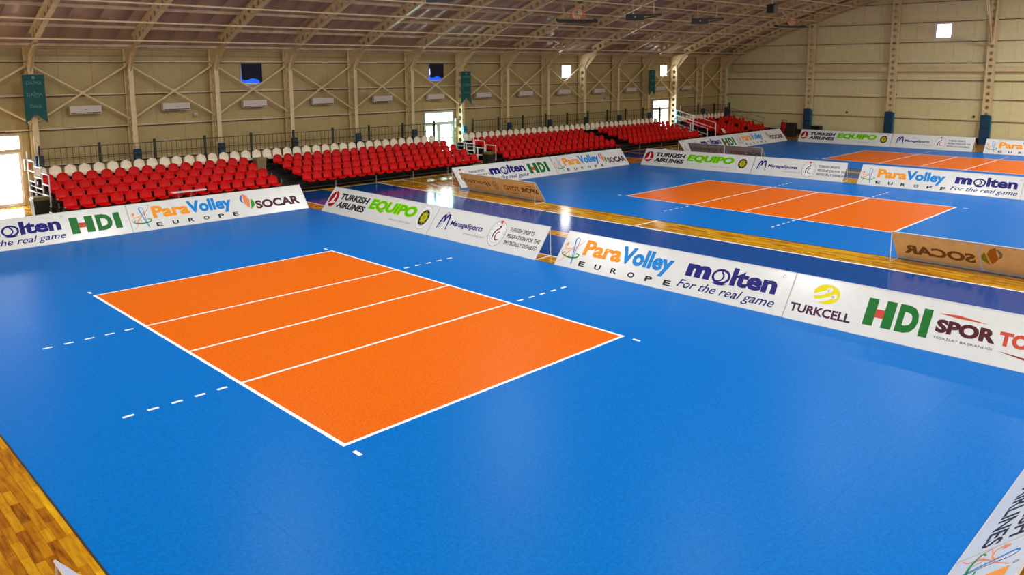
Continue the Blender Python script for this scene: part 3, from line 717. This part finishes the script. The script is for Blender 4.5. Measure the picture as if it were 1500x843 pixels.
def sq(P, k, L):
    P.text('sported', .5, .4, 2.0, .72, 'p_black', .01, back='b_brown'); P.text('spor malzemeleri', .9, .24, 1.6, .3, 'p_grey', 0, back='b_olive')
    P.ring(.24, .52, .15, .2, .05, 'p_yellow', 'b_olive'); P.disc(.24, .52, .06, .08, 'p_yellow', 'b_olive')
board((16.0, 11.15), (16.0, 13.3), (-1, 0), 'tan back of a board with large reversed letters, right half, near the middle court', sp, both=True, bdep=.57, st=(1, 0, 0))
board((16.0, 13.31), (16.0, 15.41), (-1, 0), 'tan back of a board with thin reversed letters, left half, near the middle court', sq, both=True, bdep=.57, st=(0, 0, 1))
board((16.02, -3.31), (16.02, -1.34), (-1, 0), 'tan back of a board with big brown reversed letters at the right photo edge', lambda P, k, L: socar(P, .1, 'b_brown'), both=True, bdep=.57, st=(0, 0, 1))
def fb(P, k, L): flame(P, L-.52, 'b_grey', 'b_orange', 'b_green'); turkcell(P, L-3.0, 'b_brown', 'b_olive')
board((16.02, -9.3), (16.02, -3.32), (-1, 0), 'tan back of a board with a reversed flame emblem, cut by the right photo edge', fb, both=True, bdep=.57, st=(1, 1, 0))
# court 3
board((33.3, 16.2), (39.5, 16.25), (0, 1), 'white board behind the farthest court with navy and green lettering, partly hidden', seq((federation, .05), (molten, 2.12), (hdi, 4.5)))
board((39.52, 16.25), (45.82, 16.31), (0, 1), 'white board behind the farthest court, nearest the end wall corner', seq((pv, .05), (flame, 3.9), (socar, 4.4)))
board((45.6, 15.48), (45.85, 9.65), (1, 0), 'white board before the end wall with a round red emblem and lime lettering', seq((turkish, .03), (equipo, 2.45)))
board((45.85, 9.63), (46.0, 5.07), (1, 0), 'white board before the end wall with a navy arch emblem and grey seal', seq((manage, .28), (federation, 2.45)))
board((45.7, 4.42), (45.8, -1.6), (1, 0), 'white board before the end wall at the right photo edge with orange lettering', seq((pv, .05), (molten, 3.68)))
def sp3(P, k, L): spor(P, .12, 1.0, 'b_slate', 'b_rust')
def sq3(P, k, L):
    P.text('sported', .5, .4, 2.2, .75, 'p_black', .01, back='b_slate'); P.ring(.24, .52, .15, .2, .05, 'p_yellow', 'b_rust')
board((33.3, 11.3), (33.3, 13.5), (-1, 0), 'grey-brown back of a board with reversed letters, right half, by the farthest court', sp3, both=True, backm='board_back_grey', bdep=.57)
board((33.3, 13.51), (33.3, 15.8), (-1, 0), 'grey-brown back of a board with reversed letters, left half, by the farthest court', sq3, both=True, backm='board_back_grey', bdep=.57)

# ------------------------------------------------------------------ stands
RY = [20.2, 20.99, 21.78, 22.57, 23.32]; RT = [.8, .99, 1.16, 1.33, 1.52]
def seat_mesh(m_):
    prof = [(-.27, -.035), (-.265, .0), (-.2, .012), (-.08, -.01), (.04, -.012), (.1, .02), (.125, .09), (.145, .18), (.16, .27), (.17, .335), (.172, .355)]
    wd = [.17, .195, .208, .214, .214, .212, .21, .205, .19, .145, .09]; nx = 8; V = []; F = []
    for (y, z), wx in zip(prof, wd):
        for i in range(nx+1):
            s = -1+2*i/nx; lift = .035*abs(s)**3
            if z < .05: V.append((wx*s, y, z+lift*.8))
            else: V.append((wx*s, y-lift*1.0, z-.02*s*s))
    n = len(prof); W = nx+1
    for a in range(n-1):
        for i in range(nx): q = a*W+i; F.append((q, q+1, q+W+1, q+W))
    me0 = len(V); V2 = []
    for k, (x, y, z) in enumerate(V):
        a = k//W
        V2.append((x*.985, y+(.018 if a > 4 else .004), z-(.018 if a <= 5 else 0)))
    mb = MB().add(V+V2, F+[tuple(me0+i for i in reversed(f)) for f in F])
    E = [(i, i+1) for i in range(nx)]+[((n-1)*W+i+1, (n-1)*W+i) for i in range(nx)]+[((a+1)*W, a*W) for a in range(n-1)]+[(a*W+nx, (a+1)*W+nx) for a in range(n-1)]
    mb.add([], []); mb.f += [(a, me0+a, me0+b_, b_) for a, b_ in E]; mb.mi += [0]*len(E)
    return mb.mesh('stadium_seat', m_, True)
SM = {'red': seat_mesh(M['red']), 'white': seat_mesh(M['white_seat'])}
brk = MB().box(-.03, .03, -.1, .1, -.06, -.02).box(-.1, .1, -.03, .03, -.075, -.055).mesh('seat_bracket', M['black'])
def seat(x, row, colr, label, group, stuff=None):
    z = RT[row]-.355; y = RY[row]-.15+.0
    if stuff is not None: stuff.append((x, y, z)); return
    o = link('stadium_seat', SM[colr], None, (x+random.uniform(-.008, .008), y, z)); tag(o, label, 'seat', group)
    o.rotation_euler = (random.uniform(-.02, .02), 0, random.uniform(-.03, .03)); link('seat_bracket', brk, o)
PITCH_ = .487
blocks = [('A', 2.47, 16, 'the left door and the first aisle', 'first'), ('B', 11.31, 20, 'the first aisle and the green-lit door', 'second'),
          ('C', 22.75, 19, 'the green-lit door and the second aisle', 'third'), ('D', 33.3, 16, 'the second aisle and the far door', 'fourth')]
for bn, xs, n, where, bo in blocks:
    for row in range(4):
        for i in range(n):
            rw = ['front', 'second', 'third', 'fourth'][row]
            seat(xs+PITCH_*i, row, 'red', 'red seat %s from the left, %s row, %s block from the left door' % (od(i+1), rw, bo), 'red seats, %s row of the %s block' % (rw, bo))
far = []
for row in range(4):
    for i in list(range(8))+list(range(9, 14)):
        x = 43.25+PITCH_*i
        if row == 0 or (row == 1 and False): seat(x, row, 'red', 'red seat %s from the left, front row, farthest block by the end wall' % od(i+1 if i < 8 else i), 'red seats, front row of the farthest block')
        else: seat(x, row, 'red', '', '', far)
mb = MB(); me = SM['red']; vs = [v.co[:] for v in me.vertices]; fs = [tuple(p.vertices) for p in me.polygons]
for x, y, z in far: mb.add([(a+x, b_+y, c+z) for a, b_, c in vs], fs)
farseats = mb
for xs, n, nm in ((2.45, 38, 'between the left door and the green-lit door'), (22.75, 37, 'between the green-lit door and the far door'), (43.3, 13, 'nearest the end wall')):
    for i in range(n): seat(xs+(18.2/37.4 if n == 38 else PITCH_)*i, 4, 'white', 'cream back-row seat %s from the left, %s' % (od(i+1), nm), 'cream back row seats %s' % nm)
def stand(x0, x1, aisles, label):
    t = thing('seating_stand', label, 'stand', ((x0+x1)/2, 20, 0), 0, 'stepped seating stands'); ox = (x0+x1)/2
    for r in range(5):
        zt = RT[r]-.355-.3; y0 = RY[r]-20-.42; y1 = RY[r]-20+.37
        part('step_deck', MB().box(x0-ox, x1-ox, y0+.3 if r == 0 else y0, y1, zt-.04, zt), M['deck'], t)
        part('riser_board', MB().box(x0-ox, x1-ox, y1-.01, y1+.01, max(0, zt-.2), zt+.12), M['deck'], t)
        segs = [x0]+[a for q in aisles for a in q]+[x1]
        if r == 4: segs = [x0, x1]
        for a, b_ in zip(segs[::2], segs[1::2]):
            part('seat_beam', MB().box(a-ox, b_-ox, RY[r]-20-.2, RY[r]-20-.14, RT[r]-.355-.13, RT[r]-.355-.07), M['deck'], t)
    n = int((x1-x0)/2.07)
    for i in range(n+1):
        xx = x0+.1+(x1-x0-.2)*i/n-ox
        part('post', MB().box(xx-.02, xx+.02, -.02, .02, 0, RT[0]-.43), M['post'], t)
        for r in range(1, 5): part('post', MB().box(xx-.02, xx+.02, RY[r]-20-.2, RY[r]-20-.16, 0, RT[r]-.48), M['post'], t)
        part('cross_beam', MB().bar((xx, -.0, .06), (xx, 3.4, .06), (.02, 0, 0), (0, 0, .02)), M['post'], t)
    part('front_rail', MB().box(x0-ox, x1-ox, -.03, .0, RT[0]-.46, RT[0]-.42), M['deck'], t)
    part('back_board', MB().box(x0-ox, x1-ox, 3.56, 3.58, 0, 1.0), M['deck'], t)
    for a, b_ in aisles:
        for r in range(4):
            zt = RT[r]-.355-.3; part('aisle_step', MB().box(a-ox+.1, b_-ox-.1, RY[r]-20+.12, RY[r]-20+.38, zt, zt+.09), M['deck'], t)
    return t
stand(2.2, 20.85, [(10.05, 11.05)], 'dark stepped stand between the left door and the green-lit door')
stand(22.45, 40.95, [(32.0, 33.05)], 'dark stepped stand between the green-lit door and the far door')
st3 = stand(42.95, 50.2, [(46.95, 47.5)], 'dark stepped stand beside the end wall')
o = part('rear_seats', farseats, M['red'], st3, True, (-(42.95+50.2)/2, -20, 0)); o['kind'] = 'stuff'
# dark railing behind the back row
def railing(x0, x1, label):
    t = thing('back_railing', label, 'railing', (x0, 23.66, 0), 0, 'dark railings behind the seats'); L = x1-x0
    part('top_rail', MB().box(0, L, -.015, .015, 2.1, 2.13), M['black_rail'], t); part('middle_rail', MB().box(0, L, -.012, .012, 1.72, 1.745), M['black_rail'], t); part('bottom_rail', MB().box(0, L, -.012, .012, 1.18, 1.2), M['black_rail'], t)
    n = max(1, round(L/1.97)); pk = MB()
    for i in range(n+1): part('railing_post', MB().box(L*i/n-.04, L*i/n+.04, -.04, .04, 0, 2.24), M['black_rail'], t)
    k = int(L/.2)
    for i in range(k): pk.box(L*(i+.5)/k-.007, L*(i+.5)/k+.007, -.007, .007, 1.19, 2.11)
    o = part('pickets', pk, M['black_rail'], t); o['kind'] = 'stuff'
railing(2.55, 20.9, 'dark picket railing behind the cream seats left of the green-lit door')
railing(23.6, 41.3, 'dark picket railing behind the cream seats between the two far doors')
railing(44.0, 50.8, 'dark picket railing behind the cream seats nearest the end wall')
# white tube guards
def guard(name, label, pts_list, r=.022, m_='white_rail'):
    t = thing(name, label, 'handrail', pts_list[0][0], 0, None); o = Vector(pts_list[0][0])
    for P in pts_list: part('tube', MB().path([Vector(p)-o for p in P], r, 6), M[m_], t)
    return t
x = 2.2; L_ = [[(x, 23.85, 0.02), (x, 23.85, 2.05)]]
for (ya, yb, z) in ((23.83, 22.98, 1.74), (22.96, 22.16, 1.58), (22.14, 21.34, 1.42)):
    L_ += [[(x, ya, z), (x, yb, z), (x, yb, z-1.1), (x, ya, z-1.1), (x, ya, z)], [(x, ya, z-.37), (x, yb, z-.37)], [(x, ya, z-.74), (x, yb, z-.74)]]
L_ += [[(x, 23.1, .6), (x, 23.1, .02)], [(x, 23.85, .05), (x, 23.1, .05)]]
guard('stair_guard', 'white stepped tube guard at the end of the seats by the left door', L_)
for x, tg in ((21.05, 'white tube guard at the right end of the seats before the green-lit door'), (22.3, 'white tube guard at the left end of the seats after the green-lit door')):
    L_ = [[(x, 23.6, 0.02), (x, 23.6, 2.15)]]
    for (ya, yb, z) in ((22.9, 22.15, 1.42), (22.05, 21.3, 1.24), (21.2, 20.45, 1.06)):
        L_ += [[(x, ya, z), (x, yb, z), (x, yb, z-.75), (x, ya, z-.75), (x, ya, z)], [(x, ya, z-.38), (x, yb, z-.38)]]
    L_ += [[(x, 20.6, .35), (x, 20.6, .02)]]
    guard('stair_guard', tg, L_)
guard('stair_handrail', 'pair of white sloping handrails beside the far door stairs', [
    [(42.7, 23.6, .02), (42.7, 23.6, 2.05), (42.7, 20.0, 1.2), (42.7, 20.0, .02)], [(42.7, 23.6, 1.7), (42.7, 20.0, .8)],
    [(41.3, 22.4, .02), (41.3, 22.4, 1.5), (41.3, 19.8, .9), (41.3, 19.8, .02)], [(41.3, 22.4, 1.15), (41.3, 19.8, .5)], [(42.7, 21.8, .02), (42.7, 21.8, 1.63)], [(41.3, 21.1, .02), (41.3, 21.1, 1.2)]], .03)
t = thing('door_stairs', 'stairs of dark steps with white nosings at the far door', 'stairs', (42.0, 20, 0))
for r in range(4):
    part('stair_step', MB().box(-.6, .6, .3+.7*r, 1.0+.7*r, 0, .2+.19*r), M['deck'], t); part('nosing', MB().box(-.6, .6, .28+.7*r, .31+.7*r, .16+.19*r, .2+.19*r), M['white_rail'], t)
guard('end_handrail', 'grey sloping handrail against the end wall beside the farthest seats', [
    [(50.6, 23.4, .02), (50.6, 23.4, 1.78), (50.6, 20.6, 1.15), (50.6, 20.6, .02)], [(50.6, 23.4, 1.4), (50.6, 20.6, .75)], [(50.6, 22.0, .02), (50.6, 22.0, 1.46)]], .02, 'post')

# wall switch box at left door, small boxes
t = thing('cabinet', 'small pale wall cabinet with a red extinguisher between the left door and the seats', 'cabinet', (2.42, 24.5, 1.3))
part('cabinet_body', MB().box(-.2, .1, -.14, .08, -.0, .42), M['ac'], t); part('glass_front', MB().box(-.17, .07, -.15, -.138, .03, .39), M['bin_tan'], t); part('extinguisher', MB().tube((-.05, -.17, .06), (-.05, -.17, .26), .04), M['p_red'], t)
t = thing('cabinet', 'small pale wall cabinet right of the green-lit door', 'cabinet', (23.2, 24.5, 1.75))
part('cabinet_body', MB().box(-.2, .2, -.14, .08, -.0, .5), M['ac'], t); part('glass_front', MB().box(-.15, .15, -.15, -.138, .05, .45), M['bin_tan'], t)
# waste bins
def make_bin(label, x, y, z, w_, d_, h_, body, lid):
    t = thing('waste_bin', label, 'bin', (x, y, z), 0, 'waste bins at the stands')
    b = MB(); k = .85
    V = [(sx*w_/2*k, sy*d_/2*k, 0) for sx, sy in ((-1, -1), (1, -1), (1, 1), (-1, 1))]+[(sx*w_/2, sy*d_/2, h_) for sx, sy in ((-1, -1), (1, -1), (1, 1), (-1, 1))]
    b.add(V, [(3, 2, 1, 0), (0, 1, 5, 4), (1, 2, 6, 5), (2, 3, 7, 6), (3, 0, 4, 7)]); part('bin_body', b, M[body], t)
    part('bin_rim', MB().box(-w_/2-.02, w_/2+.02, -d_/2-.02, d_/2+.02, h_-.04, h_), M[lid], t); part('bin_lid', MB().cbox(-w_/2, w_/2, -d_/2, d_/2, h_, h_+.07, .03), M[lid], t)
make_bin('black bin with an olive lid at the left end of the front seats', 1.93, 21.6, 0, .48, .45, .62, 'bin', 'olive')
make_bin('tan bin standing in the first aisle between the red seats', 10.5, 22.6, .68, .42, .42, .5, 'bin_tan', 'bin_tan')
make_bin('black bin with an olive lid between the green-lit door guards', 21.75, 20.4, 0, .5, .45, .72, 'bin', 'olive')
# end wall clutter
t = thing('floor_speaker', 'black loudspeaker cabinet standing on the floor in front of the end wall', 'loudspeaker', (48.8, 17.5, 0))
q_ = part('speaker_cabinet', MB().cbox(-.25, .25, -.33, .33, 0, 1.0, .03), M['black'], t); part('speaker_grille', MB().box(-.26, -.25, -.28, .28, .08, .92), M['bin'], q_)
t = thing('extinguisher_trolley', 'red wheeled fire extinguisher against the end wall', 'extinguisher', (51.2, 19.3, 0))
part('cylinder', MB().tube((0, 0, .12), (0, 0, .85), .16, 14), M['p_turkred'], t); part('trolley_frame', MB().path([(.1, -.18, 0), (.1, -.18, 1.0), (.1, .18, 1.0), (.1, .18, 0)], .02), M['black'], t)
part('wheel', MB().tube((.05, -.24, .13), (.05, -.19, .13), .13, 14), M['black'], t); part('wheel', MB().tube((.05, .19, .13), (.05, .24, .13), .13, 14), M['black'], t); part('hose', MB().path([(0, 0, .9), (-.15, .1, .8), (-.17, .12, .4)], .02), M['black'], t)
t = thing('equipment_box', 'black equipment box on the floor right of the first end wall column', 'box', (50.9, 16.6, 0))
part('box_body', MB().cbox(-.3, .3, -.33, .33, 0, .66, .03), M['black'], t); part('box_lid', MB().cbox(-.31, .31, -.34, .34, .66, .74, .02), M['bin'], t)
t = thing('bench_plank', 'white narrow plank on two short posts before the front seats', 'bench', (6.25, 19.72, 0))
part('plank_top', MB().box(-.62, .62, -.09, .09, .58, .62), M['white_rail'], t); part('leg', MB().box(.05, .08, -.02, .02, 0, .58), M['post'], t); part('leg', MB().box(-.4, -.37, -.02, .02, 0, .58), M['post'], t)
tag(part('paper_sheet', MB().add([(43.55, 19.86, .46), (43.9, 19.86, .46), (43.9, 20.1, .74), (43.55, 20.1, .74), (43.55, 19.865, .45), (43.9, 19.865, .45), (43.9, 20.105, .73), (43.55, 20.105, .73)],
    [(0, 1, 2, 3), (7, 6, 5, 4), (0, 3, 7, 4), (1, 5, 6, 2), (3, 2, 6, 7), (0, 4, 5, 1)]), M['paper']), 'white sheet leaning on a front-row seat of the farthest block', 'paper')

for i, (px_, pz_) in enumerate(((8.7, 3.0), (24.45, 2.95), (36.35, 2.85))):
    t = thing('wall_siren', 'small white siren on the seating wall, %s from the left, below the braces' % od(i+1), 'siren', (px_, 24.5, pz_), 0, 'small sirens on the seating wall')
    q_ = part('siren_body', MB().cbox(-.08, .08, -.06, .07, 0, .16, .02), M['ac'], t); part('siren_horn', MB().tube((0, -.07, .08), (0, -.12, .05), .05, 10), M['ac'], q_)
for i, (py_, pz_) in enumerate(((14.9, 1.66), (11.6, 2.98), (6.7, 1.68))):
    t = thing('wall_sensor', 'tiny dark sensor on the end wall, %s from the left' % od(i+1), 'sensor', (51.93, py_, pz_), 0, 'tiny sensors on the end wall')
    part('sensor_body', MB().cbox(-.05, .02, -.06, .06, 0, .12, .015), M['bin'], t); part('sensor_arm', MB().box(.0, .06, -.015, .015, .04, .07), M['post'], t)
# hanging banners on columns
for j, k in enumerate((0, 6, 11)):
    x = FR0+BAY*k; lab = ['leftmost teal swallowtail banner hanging on a column above the seats', 'teal swallowtail banner hanging right of the green-lit door', 'farthest teal swallowtail banner hanging before the far door'][j]
    t = thing('hanging_banner', lab, 'banner', (x, 23.74, 4.8), 0, 'teal banners on the columns'); hw = .35
    V = []; F = []; nx = 8; ys = []
    for i in range(8):
        for kx in range(nx+1):
            u = -1+2*kx/nx; bot = -1.75+.34*(1-abs(u)); z = bot*i/7; V.append((hw*u*(1+.06*i/7*0), -.02*math.sin(u*4+i*.5)*i/7, z))
    for i in range(7):
        for kx in range(nx): q = i*(nx+1)+kx; F.append((q, q+nx+1, q+nx+2, q+1))
    n_ = len(V); V += [(a, b_+.006, c) for a, b_, c in V]; F += [tuple(n_+q for q in reversed(f)) for f in F]
    part('banner_cloth', MB().add(V, F), M['teal'], t, True); part('hanging_rod', MB().tube((-hw-.02, .0, 0), (hw+.02, .0, 0), .014), M['post'], t)
    r_ = bpy.data.objects.new('print', None); bpy.data.objects.remove(r_)
    def tx(s, z0, z1, w_, b_=0, sh=0):
        V, F = text_mesh(s, b_, sh); a0, a1 = min(v.x for v in V), max(v.x for v in V); c0, c1 = min(v.y for v in V), max(v.y for v in V)
        part('lettering', MB().add([(-w_+(v.x-a0)/(a1-a0)*2*w_, -.03, z0+(v.y-c0)/(c1-c0)*(z1-z0)) for v in V], F), M['teal_print'], t)
    tx('DAİMA', -.36, -.2, .24); tx('DAİMA', -.78, -.6, .24); tx('DaimaSu', -1.2, -1.06, .19, 0, .3); tx('HOTELS RESORTS', -.84, -.81, .17)
    part('crest', MB().tube((0, -.03, -.12), (0, -.027, -.12), .05, 16), M['teal_print'], t)

# basketball hoops folded up under the roof
def hoop(label, x, y, z, rz, net=True, s=1.0):
    t = thing('basketball_hoop', label, 'basketball hoop', (x, y, z), rz, 'folded basketball hoops under the roof'); t.scale = (s, s, s); t.rotation_euler = (math.radians(9), 0, rz)
    bb_ = part('backboard', MB().box(-.9, .9, -.5, .5, -.02, .02), M['ac'], t)
    part('board_padding', MB().box(-.93, .93, -.56, -.46, -.07, .05).box(-.93, -.86, -.5, .1, -.07, .05).box(.86, .93, -.5, .1, -.07, .05), M['black'], bb_)
    arms = MB()
    for sx in (-.5, .5): arms.tube((sx, .3, 0), (sx*.6, 2.4, .9), .035).tube((sx, -.3, .0), (sx*.6, 2.4, .9), .025)
    arms.tube((-.5, .3, -.05), (.5, .3, -.05), .03); part('folding_arm', arms, M['steel'], t)
    hang = MB().tube((-.3, 2.4, .9), (-.3, 2.4, ROOF(y)-z-.4), .03).tube((.3, 2.4, .9), (.3, 2.4, ROOF(y)-z-.4), .03).tube((0, 0, .1), (0, .2, ROOF(y)-z-.5), .008)
    part('hanger', hang, M['steel'], t)
    if net:
        R_ = .28; cy, cz = -.1, .2+R_
        rim = MB(); n = 20
        pts = [(R_*math.cos(2*math.pi*i/n), -.38, .3+R_*math.sin(2*math.pi*i/n)) for i in range(n+1)]
        rim.path(pts, .022, 6); rim.tube((0, -.38, .07), (0, -.38, 0), .03); rm_ = part('rim', rim, M['orange_rim'], t)
        nt2 = MB()
        for i in range(12):
            a = 2*math.pi*i/12; b1 = a+.26; b2 = a-.26
            for b_ in (b1, b2):
                nt2.tube((R_*math.cos(a), -.38, .3+R_*math.sin(a)), (.17*math.cos(b_), -.16, .3+.17*math.sin(b_)), .017, 4)
                nt2.tube((.17*math.cos(b_), -.16, .3+.17*math.sin(b_)), (.12*math.cos(a), .05, .3+.12*math.sin(a)), .017, 4)
        part('net', nt2, M['net'], rm_)
    return t
hoop('basketball hoop with an orange rim and net folded up at top centre of the photo', 23.5, 16.2, 7.2, math.radians(-38))
hoop('basketball hoop with net folded up near the end wall rafter', 43.0, 15.2, 7.55, math.radians(-38))
def folded(label, x, y, z, rz):
    t = thing('basketball_hoop', label, 'basketball hoop', (x, y, z), rz, 'folded basketball hoops under the roof')
    part('backboard', MB().box(-.55, .4, -.06, .06, -.16, .16), M['black'], t); part('folding_arm', MB().tube((.3, 0, .1), (1.3, .1, .16), .04).tube((.3, 0, -.08), (1.3, .1, .1), .03), M['bin'], t)
    part('hanger', MB().tube((.9, .05, .14), (.9, .05, ROOF(y)-z-.5), .02).tube((-.2, 0, .14), (-.2, 0, ROOF(y)-z-.5), .02), M['steel'], t)
    part('rim_stub', MB().tube((-.1, -.06, 0), (-.1, -.2, 0), .05), M['lamp'], t)
folded('dark folded hoop without net, first right of the netted hoop', 28.8, 16.6, 7.55, math.radians(-45))
folded('dark folded hoop without net, second right of the netted hoop', 35.0, 16.6, 7.6, math.radians(-45))
folded('dark folded hoop at the top photo edge left of the netted hoop', 14.6, 15.4, 7.62, math.radians(-45))
t = thing('roof_speaker', 'small dark loudspeaker hung under the roof above the far netted hoop', 'loudspeaker', (31.0, 10.2, 7.75))
part('speaker_cabinet', MB().cbox(-.2, .2, -.2, .2, -.2, .2, .04), M['black'], t); part('hanger', MB().tube((0, 0, .2), (0, 0, 2.2), .02), M['steel'], t); part('bracket', MB().tube((-.3, 0, .15), (.3, 0, .25), .03), M['bin'], t)

# added fill lamps with simple housings, all out of view
for i, x in enumerate((-4, 5, 14, 23, 32, 42)):
    for j, y in enumerate((-15, -6, 3, 11)):
        if x > 20 and j == 3: continue
        if x == 42 and j == 2: y = -.5
        z = fill_lamp(x, y)
        t = thing('added_fill_lamp', 'added unseen fill lamp under the roof, %s along the hall in the %s row' % (od(i+1), ['first', 'second', 'third', 'fourth'][j]), 'lamp', (x, y, z), 0, 'added fill lamps out of view')
        part('lamp_shade', MB().tube((0, 0, .02), (0, 0, .35), .3, 16), M['lamp'], t); part('lamp_hook', MB().tube((0, 0, .35), (0, 0, 1.0), .02), M['lamp'], t)
